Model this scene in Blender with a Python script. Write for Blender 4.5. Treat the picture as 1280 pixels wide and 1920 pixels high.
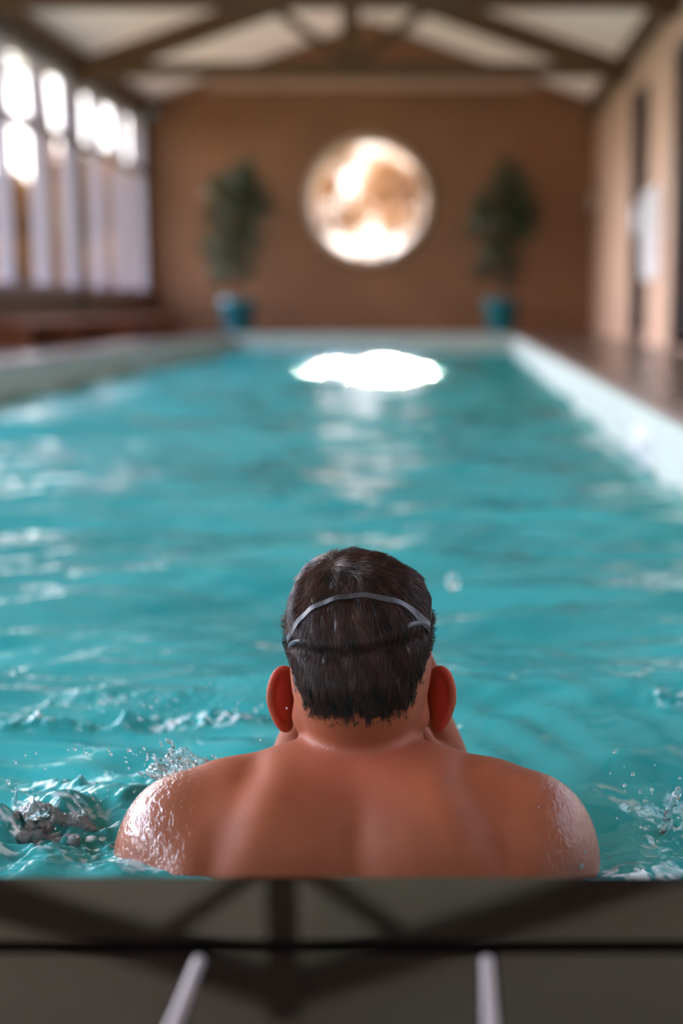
import bpy, math, random
import numpy as np
from mathutils import Vector, Matrix, Euler
random.seed(7); rng = np.random.default_rng(7)
PI = math.pi
for o in list(bpy.data.objects): bpy.data.objects.remove(o)
SC = bpy.context.scene
COL = SC.collection

# ------------------------------------------------------------------ camera
CZ = 0.345                       # lens height above the deck
PITCH = math.radians(8.28)
FPX = 50/24*1280
cam = bpy.data.cameras.new('camera'); camo = bpy.data.objects.new('camera', cam); COL.objects.link(camo)
cam.sensor_fit = 'HORIZONTAL'; cam.sensor_width = 24; cam.lens = 50
cam.shift_x = -210/1280          # vanishing point of the pool sits right of centre
camo.location = (0, 0, CZ)
camo.rotation_euler = (PI/2-PITCH, 0, 0)
cam.clip_start = 0.05; cam.clip_end = 300
cam.dof.use_dof = True; cam.dof.focus_distance = 1.50; cam.dof.aperture_fstop = 1.9
cam.dof.aperture_blades = 0
SC.camera = camo
# ------------------------------------------------------------------ colour, world, sun
SC.view_settings.view_transform = 'Standard'; SC.view_settings.look = 'None'
SC.view_settings.gamma = 1; SC.view_settings.exposure = 0.47
SC.cycles.use_denoising = True
SC.cycles.max_bounces = 12; SC.cycles.diffuse_bounces = 5; SC.cycles.transparent_max_bounces = 16
SC.cycles.sample_clamp_indirect = 6
SC.cycles.caustics_reflective = False; SC.cycles.caustics_refractive = False
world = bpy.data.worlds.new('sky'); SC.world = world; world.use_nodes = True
nt = world.node_tree; nt.nodes.clear()
wo = nt.nodes.new('ShaderNodeOutputWorld'); bg = nt.nodes.new('ShaderNodeBackground')
tc = nt.nodes.new('ShaderNodeTexCoord'); sx = nt.nodes.new('ShaderNodeSeparateXYZ'); cr = nt.nodes.new('ShaderNodeValToRGB')
nt.links.new(tc.outputs['Generated'], sx.inputs[0]); nt.links.new(sx.outputs['Z'], cr.inputs[0])
cr.color_ramp.elements[0].position = 0.0; cr.color_ramp.elements[0].color = (1.0, 0.90, 0.82, 1)
cr.color_ramp.elements[1].position = 0.55; cr.color_ramp.elements[1].color = (0.62, 0.72, 1.0, 1)
nt.links.new(cr.outputs[0], bg.inputs[0]); nt.links.new(bg.outputs[0], wo.inputs[0])
# bright sky lobe added on the left to strengthen skin highlights and water glints
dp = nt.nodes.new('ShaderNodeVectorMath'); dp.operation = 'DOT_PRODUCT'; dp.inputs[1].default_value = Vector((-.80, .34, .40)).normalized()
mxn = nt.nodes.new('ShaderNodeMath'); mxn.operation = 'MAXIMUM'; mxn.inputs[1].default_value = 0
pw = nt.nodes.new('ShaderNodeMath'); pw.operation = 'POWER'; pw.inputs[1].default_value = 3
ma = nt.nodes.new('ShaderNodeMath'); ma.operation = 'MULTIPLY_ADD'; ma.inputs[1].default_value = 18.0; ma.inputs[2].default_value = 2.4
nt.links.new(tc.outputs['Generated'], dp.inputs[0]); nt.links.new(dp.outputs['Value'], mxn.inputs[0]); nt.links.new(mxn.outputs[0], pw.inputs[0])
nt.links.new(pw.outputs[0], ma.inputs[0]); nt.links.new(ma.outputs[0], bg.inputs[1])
sun = bpy.data.lights.new('sun', 'SUN'); suno = bpy.data.objects.new('sun', sun); COL.objects.link(suno)
sun.energy = 9.0; sun.angle = math.radians(0.9); sun.color = (1.0, 0.86, 0.70)
suno.rotation_euler = Vector((-0.04, 0.94, 0.305)).to_track_quat('Z', 'Y').to_euler()

# ------------------------------------------------------------------ room measures
XL, XR = -3.82, 1.77             # side walls
YN, YF = -4.0, 18.2              # near and far wall
EAVE, PEAK = 2.85, 3.81
XM = (XL+XR)/2
PXL, PXR, PYN, PYF = -2.65, 0.69, 1.017, 16.8      # pool
ZW = -0.215                      # water level
ZN = -0.080                      # near deck level
TRUSS_Y = [14.8, 11.45, 8.1, 4.75, 1.4, -1.95]

def portal(name, loc, rot, sx_, sy_):
    l = bpy.data.lights.new(name, 'AREA'); l.shape = 'RECTANGLE'; l.size = sx_; l.size_y = sy_
    l.cycles.is_portal = True
    o = bpy.data.objects.new(name, l); COL.objects.link(o); o.location = loc; o.rotation_euler = rot
portal('portal_left', (XL-0.15, 7.1, 1.6), (0, -PI/2, 0), 2.4, 22)
portal('portal_right', (XR+0.15, 3.6, 1.35), (0, PI/2, 0), 2.2, 6.6)
portal('portal_near', (XM, YN-0.15, 1.85), (-PI/2, 0, 0), 4.8, 1.3)
portal('portal_far', (-0.99, YF+0.12, 1.64), (PI/2, 0, 0), 1.5, 1.5)

# ------------------------------------------------------------------ helpers
def tag(o, label=None, cat=None, group=None, kind=None):
    if label: o['label'] = label
    if cat: o['category'] = cat
    if group: o['group'] = group
    if kind: o['kind'] = kind
    return o
def empty(name, loc, label, cat, group=None, kind=None):
    o = bpy.data.objects.new(name, None); COL.objects.link(o); o.location = loc
    o.empty_display_size = 0.1
    return tag(o, label, cat, group, kind)
class MB:
    def __init__(s): s.v = []; s.f = []
    def add(s, v, f):
        n = len(s.v); s.v += [tuple(p) for p in v]; s.f += [tuple(i+n for i in q) for q in f]
    def box(s, x0, x1, y0, y1, z0, z1):
        v = [(x, y, z) for x in (x0, x1) for y in (y0, y1) for z in (z0, z1)]
        s.add(v, [(0,1,3,2),(4,6,7,5),(0,4,5,1),(2,3,7,6),(0,2,6,4),(1,5,7,3)])
    def bar(s, a, b, w, h, up=(0,0,1)):
        a = Vector(a); b = Vector(b); d = (b-a).normalized(); sd = d.cross(Vector(up))
        if sd.length < 1e-4: sd = d.cross(Vector((1,0,0)))
        sd.normalize(); u = sd.cross(d).normalized()
        v = [p+sd*w/2*i+u*h/2*j for p in (a, b) for i, j in ((-1,-1),(1,-1),(1,1),(-1,1))]
        s.add(v, [(3,2,1,0),(4,5,6,7),(0,1,5,4),(1,2,6,5),(2,3,7,6),(3,0,4,7)])
    def tube(s, pts, rad, n=10, cap=True):
        pts = [Vector(p) for p in pts]
        if not hasattr(rad, '__len__'): rad = [rad]*len(pts)
        base = len(s.v); u = None
        for i, p in enumerate(pts):
            d = (pts[min(i+1, len(pts)-1)]-pts[max(i-1, 0)]).normalized()
            if u is None:
                u = d.orthogonal().normalized()
            u = (u-d*u.dot(d)).normalized(); w = d.cross(u)
            for k in range(n):
                a = 2*PI*k/n; s.v.append(tuple(p+(u*math.cos(a)+w*math.sin(a))*rad[i]))
        for i in range(len(pts)-1):
            for k in range(n):
                a = base+i*n+k; b = base+i*n+(k+1) % n
                s.f.append((a, b, b+n, a+n))
        if cap:
            s.f.append(tuple(base+k for k in range(n))[::-1]); s.f.append(tuple(base+(len(pts)-1)*n+k for k in range(n)))
    def lathe(s, prof, c=(0,0,0), n=32, axis='Z'):
        base = len(s.v)
        for r, z in prof:
            for k in range(n):
                a = 2*PI*k/n
                if axis == 'Z': s.v.append((c[0]+r*math.cos(a), c[1]+r*math.sin(a), c[2]+z))
                elif axis == 'Y': s.v.append((c[0]+r*math.cos(a), c[1]+z, c[2]-r*math.sin(a)))
                else: s.v.append((c[0]+z, c[1]+r*math.cos(a), c[2]+r*math.sin(a)))
        for i in range(len(prof)-1):
            for k in range(n):
                a = base+i*n+k; b = base+i*n+(k+1) % n
                s.f.append((a, b, b+n, a+n))
    def build(s, name, m, parent=None, smooth=False, bevel=0):
        me = bpy.data.meshes.new(name); me.from_pydata(s.v, [], s.f); me.update()
        return fin(name, me, m, parent, smooth, bevel)
def fin(name, me, m, parent=None, smooth=False, bevel=0):
    if m: me.materials.append(m)
    o = bpy.data.objects.new(name, me); COL.objects.link(o)
    if parent:
        o.parent = parent; o.matrix_parent_inverse = Matrix.Translation(-Vector(parent.location))
    if smooth: me.polygons.foreach_set('use_smooth', [True]*len(me.polygons))
    if bevel:
        b = o.modifiers.new('bevel', 'BEVEL'); b.width = bevel; b.segments = 2; b.limit_method = 'ANGLE'
    return o
def np_mesh(name, V, Q):
    """fast mesh from vertex array and quad/tri index array"""
    me = bpy.data.meshes.new(name); V = np.asarray(V, np.float32); Q = np.asarray(Q, np.int32)
    k = Q.shape[1]
    me.vertices.add(len(V)); me.vertices.foreach_set('co', V.ravel())
    me.loops.add(Q.size); me.loops.foreach_set('vertex_index', Q.ravel())
    me.polygons.add(len(Q)); me.polygons.foreach_set('loop_start', np.arange(0, Q.size, k, dtype=np.int32))
    me.polygons.foreach_set('loop_total', np.full(len(Q), k, np.int32))
    me.update(calc_edges=True)
    me.polygons.foreach_set('use_smooth', np.ones(len(Q), bool))
    me.validate()
    return me
def vattr(me, name, arr):
    a = me.attributes.new(name, 'FLOAT', 'POINT'); a.data.foreach_set('value', np.asarray(arr, np.float32))

# ------------------------------------------------------------------ materials
def mat(name, col=(.5,.5,.5), rough=.5, **kw):
    m = bpy.data.materials.new(name); m.use_nodes = True
    b = m.node_tree.nodes['Principled BSDF']
    b.inputs['Base Color'].default_value = (*col, 1); b.inputs['Roughness'].default_value = rough
    for k, v in kw.items():
        b.inputs[k.replace('_', ' ')].default_value = v
    return m
def nd(m, t, **kw):
    n = m.node_tree.nodes.new(t)
    for k, v in kw.items(): setattr(n, k, v)
    return n
def lk(m, a, b): m.node_tree.links.new(a, b)
def noise_mat(name, c1, c2, scale=5, rough=.6, bump=.0, bscale=None, stretch=(1,1,1), detail=6, **kw):
    m = mat(name, c1, rough, **kw); b = m.node_tree.nodes['Principled BSDF']
    tcn = nd(m, 'ShaderNodeTexCoord'); mp = nd(m, 'ShaderNodeMapping'); mp.inputs['Scale'].default_value = stretch
    n = nd(m, 'ShaderNodeTexNoise'); n.inputs['Scale'].default_value = scale; n.inputs['Detail'].default_value = detail
    r = nd(m, 'ShaderNodeValToRGB')
    r.color_ramp.elements[0].position = .3; r.color_ramp.elements[0].color = (*c1, 1)
    r.color_ramp.elements[1].position = .7; r.color_ramp.elements[1].color = (*c2, 1)
    lk(m, tcn.outputs['Object'], mp.inputs[0]); lk(m, mp.outputs[0], n.inputs['Vector']); lk(m, n.outputs['Fac'], r.inputs[0])
    lk(m, r.outputs[0], b.inputs['Base Color'])
    if bump:
        n2 = nd(m, 'ShaderNodeTexNoise'); n2.inputs['Scale'].default_value = bscale or scale*6; n2.inputs['Detail'].default_value = 5
        lk(m, mp.outputs[0], n2.inputs['Vector'])
        bp = nd(m, 'ShaderNodeBump'); bp.inputs['Strength'].default_value = bump; bp.inputs['Distance'].default_value = .01
        lk(m, n2.outputs['Fac'], bp.inputs['Height']); lk(m, bp.outputs[0], b.inputs['Normal'])
    return m
def tile_mat(name, c1, c2, grout, size, rough=.25, gap=.012, rot=0, **kw):
    m = mat(name, c1, rough, **kw); b = m.node_tree.nodes['Principled BSDF']
    tcn = nd(m, 'ShaderNodeTexCoord'); mp = nd(m, 'ShaderNodeMapping'); mp.inputs['Rotation'].default_value = (0, 0, rot)
    br = nd(m, 'ShaderNodeTexBrick'); br.inputs['Color1'].default_value = (*c1, 1); br.inputs['Color2'].default_value = (*c2, 1)
    br.inputs['Mortar'].default_value = (*grout, 1); br.inputs['Scale'].default_value = 1; br.inputs['Mortar Size'].default_value = gap*.5
    br.inputs['Brick Width'].default_value = size[0]; br.inputs['Row Height'].default_value = size[1]; br.offset = .5
    lk(m, tcn.outputs['Object'], mp.inputs[0]); lk(m, mp.outputs[0], br.inputs['Vector']); lk(m, br.outputs['Color'], b.inputs['Base Color'])
    n = nd(m, 'ShaderNodeTexNoise'); n.inputs['Scale'].default_value = 3
    mr = nd(m, 'ShaderNodeMapRange'); mr.inputs['To Min'].default_value = rough*.4; mr.inputs['To Max'].default_value = rough*1.8
    lk(m, tcn.outputs['Object'], n.inputs['Vector']); lk(m, n.outputs['Fac'], mr.inputs['Value']); lk(m, mr.outputs[0], b.inputs['Roughness'])
    return m
M = {}
M['plaster'] = noise_mat('terracotta_plaster', (.235,.104,.046), (.285,.128,.058), 1.6, .62, .25, 30)
M['plaster_side'] = noise_mat('rosy_plaster', (.50,.31,.22), (.57,.36,.265), 1.6, .5, .25, 30)
M['ceiling'] = noise_mat('cream_ceiling', (.80,.68,.56), (.84,.73,.61), .9, .8)
M['timber'] = noise_mat('brown_timber', (.105,.050,.021), (.140,.070,.030), 3, .75, .2, 40, (1,1,1))
M['frame'] = mat('grey_window_frame', (.34,.30,.345), .45)
M['darkframe'] = mat('dark_frame', (.03,.026,.03), .35)
M['darkglass'] = mat('dark_door_glass', (.035,.028,.03), .12)
M['deck'] = tile_mat('brown_wet_deck_tile', (.085,.055,.046), (.115,.075,.06), (.05,.035,.03), (.30,.30), .22)
M['coping'] = noise_mat('brown_coping', (.16,.11,.095), (.20,.14,.12), 8, .3)
M['sill'] = noise_mat('sill_brown', (.13,.085,.07), (.17,.11,.09), 5, .5)
M['liner'] = noise_mat('pale_pool_liner', (.44,.485,.45), (.50,.54,.50), 2.5, .35)
M['granite'] = noise_mat('black_polished_tile', (.003,.003,.0028), (.006,.005,.0045), 60, .04, .02, 4, IOR=1.45)
M['groove'] = mat('dark_gap', (.006,.005,.005), .8)
M['bead'] = mat('pale_metal_strip', (.74,.70,.76), .32, Metallic=.85)
M['ring'] = mat('round_window_frame', (.62,.48,.38), .45)
M['teal'] = noise_mat('teal_glaze', (.012,.135,.17), (.018,.17,.20), 4, .25)
M['bark'] = noise_mat('bark', (.14,.075,.045), (.2,.11,.07), 12, .8, .4)
M['soil'] = noise_mat('soil', (.03,.02,.015), (.05,.03,.02), 30, .9)
M['white'] = mat('white_enamel', (.72,.70,.74), .35)
M['redwood'] = noise_mat('red_brown_wood', (.33,.12,.055), (.42,.16,.08), 3, .45, .2, 30, (8,1,1))
M['lampglass'] = mat('opal_glass', (.62,.50,.40), .3)
M['steel'] = mat('brushed_steel', (.55,.6,.68), .28, Metallic=1.0)
def leaf_mat(name, c1, c2, trans=.35, rough=.4):
    m = noise_mat(name, c1, c2, 9, rough); b = m.node_tree.nodes['Principled BSDF']
    out = [n for n in m.node_tree.nodes if n.type == 'OUTPUT_MATERIAL'][0]
    t = nd(m, 'ShaderNodeBsdfTranslucent'); mx = nd(m, 'ShaderNodeMixShader'); mx.inputs[0].default_value = trans
    src = b.inputs['Base Color'].links[0].from_socket
    lk(m, src, t.inputs[0]); lk(m, b.outputs[0], mx.inputs[1]); lk(m, t.outputs[0], mx.inputs[2]); lk(m, mx.outputs[0], out.inputs[0])
    return m
def translucent_roof():  # translucency added to lift ceiling and room brightness with sky light
    m = M['ceiling']; b = m.node_tree.nodes['Principled BSDF']; out = [n for n in m.node_tree.nodes if n.type == 'OUTPUT_MATERIAL'][0]
    t = nd(m, 'ShaderNodeBsdfTranslucent'); t.inputs[0].default_value = (.98,.68,.45,1); mx = nd(m, 'ShaderNodeMixShader'); mx.inputs[0].default_value = .044
    lk(m, b.outputs[0], mx.inputs[1]); lk(m, t.outputs[0], mx.inputs[2]); lk(m, mx.outputs[0], out.inputs[0])
translucent_roof()
M['ficus'] = leaf_mat('ficus_leaf', (.020,.048,.022), (.065,.10,.04), .2, .28)
M['autumn'] = leaf_mat('autumn_leaf', (.34,.135,.035), (.48,.27,.10), .5)
M['green'] = leaf_mat('green_leaf', (.22,.26,.10), (.42,.40,.16), .4)
M['grass'] = noise_mat('lawn', (.13,.15,.05), (.30,.20,.08), .5, .9)
def pane_mat():
    m = mat('window_glass'); nt = m.node_tree; nt.nodes.remove(nt.nodes['Principled BSDF'])
    out = nt.nodes['Material Output']
    t = nd(m, 'ShaderNodeBsdfTransparent'); t.inputs[0].default_value = (.95,.97,.97,1)
    g = nd(m, 'ShaderNodeBsdfGlossy'); g.inputs['Roughness'].default_value = .01
    f = nd(m, 'ShaderNodeFresnel'); ge = nd(m, 'ShaderNodeNewGeometry'); io = nd(m, 'ShaderNodeMapRange'); io.inputs['To Min'].default_value = 1.45; io.inputs['To Max'].default_value = 1/1.45
    lk(m, ge.outputs['Backfacing'], io.inputs['Value']); lk(m, io.outputs[0], f.inputs[0])
    mx = nd(m, 'ShaderNodeMixShader'); lk(m, f.outputs[0], mx.inputs[0]); lk(m, t.outputs[0], mx.inputs[1]); lk(m, g.outputs[0], mx.inputs[2])
    lk(m, mx.outputs[0], out.inputs[0]); return m
M['glass'] = pane_mat()
def water_mat():
    m = mat('pool_water'); nt = m.node_tree; nt.nodes.remove(nt.nodes['Principled BSDF']); out = nt.nodes['Material Output']
    tcn = nd(m, 'ShaderNodeTexCoord')
    n = nd(m, 'ShaderNodeTexNoise'); n.inputs['Scale'].default_value = 9; n.inputs['Detail'].default_value = 3; n.inputs['Distortion'].default_value = .6
    bp = nd(m, 'ShaderNodeBump'); bp.inputs['Strength'].default_value = .30; bp.inputs['Distance'].default_value = .02
    lk(m, tcn.outputs['Object'], n.inputs['Vector']); lk(m, n.outputs['Fac'], bp.inputs['Height'])
    f = nd(m, 'ShaderNodeFresnel'); f.inputs[0].default_value = 1.33; lk(m, bp.outputs[0], f.inputs['Normal'])
    g = nd(m, 'ShaderNodeBsdfGlossy'); g.inputs['Roughness'].default_value = .03; lk(m, bp.outputs[0], g.inputs['Normal'])
    # suspended cloudiness: broad soft patches where the water is milkier
    n3 = nd(m, 'ShaderNodeTexNoise'); n3.inputs['Scale'].default_value = 1.4; n3.inputs['Detail'].default_value = 3
    mp3 = nd(m, 'ShaderNodeMapping'); mp3.inputs['Scale'].default_value = (1, 1.6, 1)
    lk(m, tcn.outputs['Object'], mp3.inputs[0]); lk(m, mp3.outputs[0], n3.inputs['Vector'])
    rp = nd(m, 'ShaderNodeMapRange'); rp.inputs['From Min'].default_value = .35; rp.inputs['From Max'].default_value = .65
    rp.inputs['To Min'].default_value = .50; rp.inputs['To Max'].default_value = .66
    lk(m, n3.outputs['Fac'], rp.inputs['Value'])
    t = nd(m, 'ShaderNodeBsdfRefraction'); t.inputs['IOR'].default_value = 1.33; t.inputs['Roughness'].default_value = .0
    t.inputs[0].default_value = (.16,.62,.64,1); lk(m, bp.outputs[0], t.inputs['Normal'])
    d = nd(m, 'ShaderNodeBsdfDiffuse'); d.inputs[0].default_value = (.045,.45,.46,1)
    lk(m, bp.outputs[0], d.inputs['Normal'])
    t2 = nd(m, 'ShaderNodeBsdfTransparent'); t2.inputs[0].default_value = (.16,.62,.64,1)
    mt = nd(m, 'ShaderNodeMixShader'); mt.inputs[0].default_value = .5; lk(m, t.outputs[0], mt.inputs[1]); lk(m, t2.outputs[0], mt.inputs[2])
    m1 = nd(m, 'ShaderNodeMixShader'); lk(m, rp.outputs[0], m1.inputs[0]); lk(m, mt.outputs[0], m1.inputs[1]); lk(m, d.outputs[0], m1.inputs[2])
    fa = nd(m, 'ShaderNodeAttribute'); fa.attribute_name = 'foam_glint'; fd = nd(m, 'ShaderNodeBsdfDiffuse'); fd.inputs[0].default_value = (.86,.90,.92,1)  # white diffuse for foam, also painting in bright glints
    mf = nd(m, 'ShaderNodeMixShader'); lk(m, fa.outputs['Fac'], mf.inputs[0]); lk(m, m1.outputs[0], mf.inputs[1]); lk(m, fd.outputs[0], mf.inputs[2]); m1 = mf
    m2 = nd(m, 'ShaderNodeMixShader'); lk(m, f.outputs[0], m2.inputs[0]); lk(m, m1.outputs[0], m2.inputs[1]); lk(m, g.outputs[0], m2.inputs[2])
    lk(m, m2.outputs[0], out.inputs[0]); return m
M['water'] = water_mat()
M['splash'] = mat('clear_splash_water', (.92,.99,1), .02, IOR=1.33, Transmission_Weight=.86)

# ================================================================== STRUCTURE
def struct(mb, name, m, **kw):
    o = mb.build(name, m, **kw); o['kind'] = 'structure'; return o
# floor: near deck (lower), side decks, far deck
b = MB()
b.box(XL-.2, PXL-.10, PYN, YF+.2, -.35, 0); b.box(PXR+.10, XR+.2, PYN, YF+.2, -.35, 0); b.box(PXL-.10, PXR+.10, PYF+.10, YF+.2, -.35, 0)
struct(b, 'floor', M['deck'])
b = MB(); b.box(XL-.2, XR+.2, YN-.2, PYN-.495, -.40, ZN-.004); struct(b, 'floor_near', M['granite'])
# coping strips along the pool sides
b = MB(); b.box(PXL-.10, PXL, PYN, PYF+.1, -.06, .006); struct(b, 'trim_1', M['coping'], bevel=.008)
b = MB(); b.box(PXR, PXR+.10, PYN, PYF+.1, -.06, .006); struct(b, 'trim_2', M['coping'], bevel=.008)
b = MB(); b.box(PXL, PXR, PYF, PYF+.10, -.06, .006); struct(b, 'trim_3', M['liner'], bevel=.008)
# basin
b = MB(); D = -1.45
b.box(PXL-.08, PXL+.005, PYN-.02, PYF+.08, D, -.02); b.box(PXR-.005, PXR+.08, PYN-.02, PYF+.08, D, -.02)
b.box(PXL, PXR, PYF-.005, PYF+.08, D, -.02); b.box(PXL, PXR, PYN-.08, PYN, D, ZN-.03); b.box(PXL-.08, PXR+.08, PYN-.08, PYF+.08, D-.1, D)
struct(b, 'pool_basin', M['liner'])
# far wall: gable polygon with round opening
def wall_with_round(y0, y1, cx, cz, r, m):
    def outer(a):
        dx, dz = math.cos(a), math.sin(a); t = 99
        if dx > 1e-9: t = min(t, (XR+.2-cx)/dx)
        if dx < -1e-9: t = min(t, (XL-.2-cx)/dx)
        if dz < -1e-9: t = min(t, (-.35-cz)/dz)
        s = (PEAK-EAVE)/(XR-XM)
        for sg in (-1, 1):       # roof lines z = PEAK+.05 - s*|x-XM|
            den = dz+sg*s*dx
            if den > 1e-9: t = min(t, (PEAK+.06-sg*s*(cx-XM)-cz)/den)
        return (cx+dx*t, cz+dz*t)
    angs = [2*PI*k/128 for k in range(128)]
    for px, pz in ((XM, PEAK+.06), (XR+.2, -.35), (XL-.2, -.35), (XL-.2, EAVE-.02), (XR+.2, EAVE-.02)):
        angs.append(math.atan2(pz-cz, px-cx) % (2*PI))
    angs = sorted(set(round(a, 6) for a in angs)); n = len(angs); mb = MB()
    for y in (y0, y1):
        for a in angs: mb.v.append((cx+r*math.cos(a), y, cz+r*math.sin(a)))
        for a in angs: p = outer(a); mb.v.append((p[0], y, p[1]))
    for k in range(n):
        j = (k+1) % n
        mb.f.append((k, j, n+j, n+k)); mb.f.append((2*n+k, 3*n+k, 3*n+j, 2*n+j)); mb.f.append((k, 2*n+k, 2*n+j, j))
        mb.f.append((n+k, n+j, 3*n+j, 3*n+k))
    return struct(mb, 'wall_far', m)
RWX, RWZ, RWR = -1.065, 1.64, .735
wall_with_round(YF, YF+.25, RWX, RWZ, RWR, M['plaster'])
b = MB(); b.box(XL+.78, XR-.78, YF-.035, YF, 2.99, 3.10); struct(b, 'trim_4', M['plaster_side'])
w = empty('window_1', (RWX, YF, RWZ), None, None, kind='structure')
b = MB(); b.lathe([(RWR+.045, 0), (RWR+.045, -.04), (RWR+.03, -.055), (RWR-.02, -.055), (RWR-.035, -.03), (RWR-.035, .2), (RWR+.045, .2)], (RWX, YF, RWZ), 96, 'Y')
b.build('window_frame', M['ring'], w, smooth=False)
b = MB(); n = 64; b.add([(RWX+(RWR-.04)*math.cos(2*PI*k/n), YF+.1, RWZ+(RWR-.04)*math.sin(2*PI*k/n)) for k in range(n)], [tuple(range(n))])
b.build('pane', M['glass'], w)
# left wall: parapet, head, glazing in bays
SILL, HEAD, TRANS = .47, 2.66, 2.0
b = MB(); b.box(XL-.2, XL, YN-.2, YF+.1, -.35, SILL-.05); b.box(XL-.2, XL, YN-.2, YF+.1, HEAD, EAVE+.2)
b.box(XL-.2, XL, 18.05, YF+.1, SILL-.05, HEAD)
struct(b, 'wall_left', M['sill'])
b = MB(); b.box(XL-.02, XL+.12, YN, YF, 2.70, 2.86); struct(b, 'trim_5', M['timber'])
b = MB(); b.box(XL-.2, XL+.07, YN, YF, SILL-.05, SILL); struct(b, 'trim_6', M['sill'])
bays = [(18.05, 14.8), (14.8, 11.45), (11.45, 8.1), (8.1, 4.75), (4.75, 1.4), (1.4, -1.95), (-1.95, -3.9)]
for i, (ya, yb) in enumerate(bays):
    w = empty('window_%d' % (i+2), (XL, (ya+yb)/2, SILL), None, None, kind='structure')
    fr = MB(); p = .055
    for y in (ya-p, yb+p): fr.box(XL-.14, XL-.01, y-.05, y+.05, SILL+.07, HEAD-.07)
    fr.box(XL-.14, XL-.01, yb, ya, HEAD-.07, HEAD); fr.box(XL-.14, XL-.01, yb, ya, SILL, SILL+.07)
    fr.build('window_frame', M['frame'], w)
    nb = 3
    for k in range(1, nb):
        y = ya+(yb-ya)*k/nb; mu = MB(); mu.box(XL-.15, XL, y-.035, y+.035, SILL+.06, HEAD-.06); mu.build('mullion', M['frame'], w)
    tr = MB(); tr.box(XL-.12, XL-.02, yb+.1, ya-.1, TRANS-.03, TRANS+.03); tr.build('transom', M['sill'], w)
    g = MB(); g.add([(XL-.08, yb, SILL), (XL-.08, ya, SILL), (XL-.08, ya, HEAD), (XL-.08, yb, HEAD)], [(0,1,2,3)]); g.build('pane', M['glass'], w)
for i, y in enumerate(TRUSS_Y):
    b = MB(); b.box(XL-.10, XL+.06, y-.06, y+.06, 0 if y > PYN else ZN, EAVE-.1); struct(b, 'trim_%d' % (10+i), M['sill'])
# right wall: solid beyond y=7, glazed near
b = MB(); b.box(XR, XR+.2, 6.9, YF+.1, -.35, EAVE+.2); b.box(XR, XR+.2, YN-.2, 6.9, HEAD-.3, EAVE+.2); b.box(XR, XR+.2, YN-.2, 6.9, -.35, .25); b.box(XR, XR+.2, YN-.2, .3, .25, HEAD-.3)
struct(b, 'wall_right', M['plaster_side'])
b = MB(); b.box(XR-.02, XR, PYN, YF, 0, .10); struct(b, 'baseboard_right', M['plaster_side'])
b = MB(); b.box(XR-.10, XR+.02, YN, YF, 2.70, 2.86); struct(b, 'trim_7', M['timber'])
for i, (ya, yb) in enumerate(((6.9, 3.6), (3.6, .3))):
    w = empty('window_%d' % (i+9), (XR, (ya+yb)/2, .25), None, None, kind='structure')
    fr = MB()
    for y in (ya-.05, yb+.05): fr.box(XR+.02, XR+.14, y-.05, y+.05, .32, HEAD-.37)
    fr.box(XR+.02, XR+.14, yb, ya, HEAD-.37, HEAD-.3); fr.box(XR+.02, XR+.14, yb, ya, .25, .32); fr.build('window_frame', M['frame'], w)
    y = (ya+yb)/2; mu = MB(); mu.box(XR+.02, XR+.14, y-.04, y+.04, .3, HEAD-.35); mu.build('mullion', M['frame'], w)
    g = MB(); g.add([(XR+.08, yb, .25), (XR+.08, ya, .25), (XR+.08, ya, HEAD-.3), (XR+.08, yb, HEAD-.3)], [(0,1,2,3)]); g.build('pane', M['glass'], w)
for i, (y0, y1) in enumerate(((13.25, 14.15), (9.3, 11.45))):
    w = empty('door_%d' % (i+1), (XR, (y0+y1)/2, 0), None, None, kind='structure')
    fr = MB(); z1 = 2.33
    fr.box(XR-.05, XR+.02, y0, y0+.09, 0, z1-.09); fr.box(XR-.05, XR+.02, y1-.09, y1, 0, z1-.09); fr.box(XR-.05, XR+.02, y0, y1, z1-.09, z1); fr.build('door_frame', M['darkframe'], w)
    g = MB(); g.box(XR-.02, XR+.01, y0+.09, y1-.09, .02, z1-.09); g.build('door_panel', M['darkglass'], w)
    h = MB(); h.tube([(XR-.05, y0+.16, 1.0), (XR-.09, y0+.16, 1.0), (XR-.09, y0+.16, 1.25), (XR-.05, y0+.16, 1.25)], .01); h.build('door_handle', M['steel'], w)
# near wall with wide glazing
b = MB(); b.box(XL-.2, XR+.2, YN-.2, YN, -.35, 1.2); b.box(XL-.2, XR+.2, YN-.2, YN, 2.5, 4.05)
b.box(XL-.2, XL+.4, YN-.2, YN, 1.2, 2.5); b.box(XR-.4, XR+.2, YN-.2, YN, 1.2, 2.5); struct(b, 'wall_near', M['plaster_side'])
w = empty('window_12', (XM, YN, .1), None, None, kind='structure')
fr = MB()
for x in (XL+.4, XM-.8, XM+.8, XR-.4): fr.box(x-.04, x+.04, YN-.14, YN-.02, 1.2, 2.5)
fr.build('window_frame', M['frame'], w)
g = MB(); g.add([(XL+.4, YN-.08, 1.2), (XR-.4, YN-.08, 1.2), (XR-.4, YN-.08, 2.5), (XL+.4, YN-.08, 2.5)], [(0,1,2,3)]); g.build('pane', M['glass'], w)
# ceiling
b = MB(); t = .12
sl = (PEAK-EAVE)/(XR-XM)
e = .4
for x0, z0, x1, z1 in ((XL-e, EAVE-sl*e, XM, PEAK), (XM, PEAK, XR+e, EAVE-sl*e)):
    b.add([(x0, YN-.5, z0), (x1, YN-.5, z1), (x1, YF+.5, z1), (x0, YF+.5, z0)], [(0,1,2,3)])     # thin sheet, made translucent so sky light brightens the ceiling
struct(b, 'ceiling', M['ceiling'])

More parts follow.
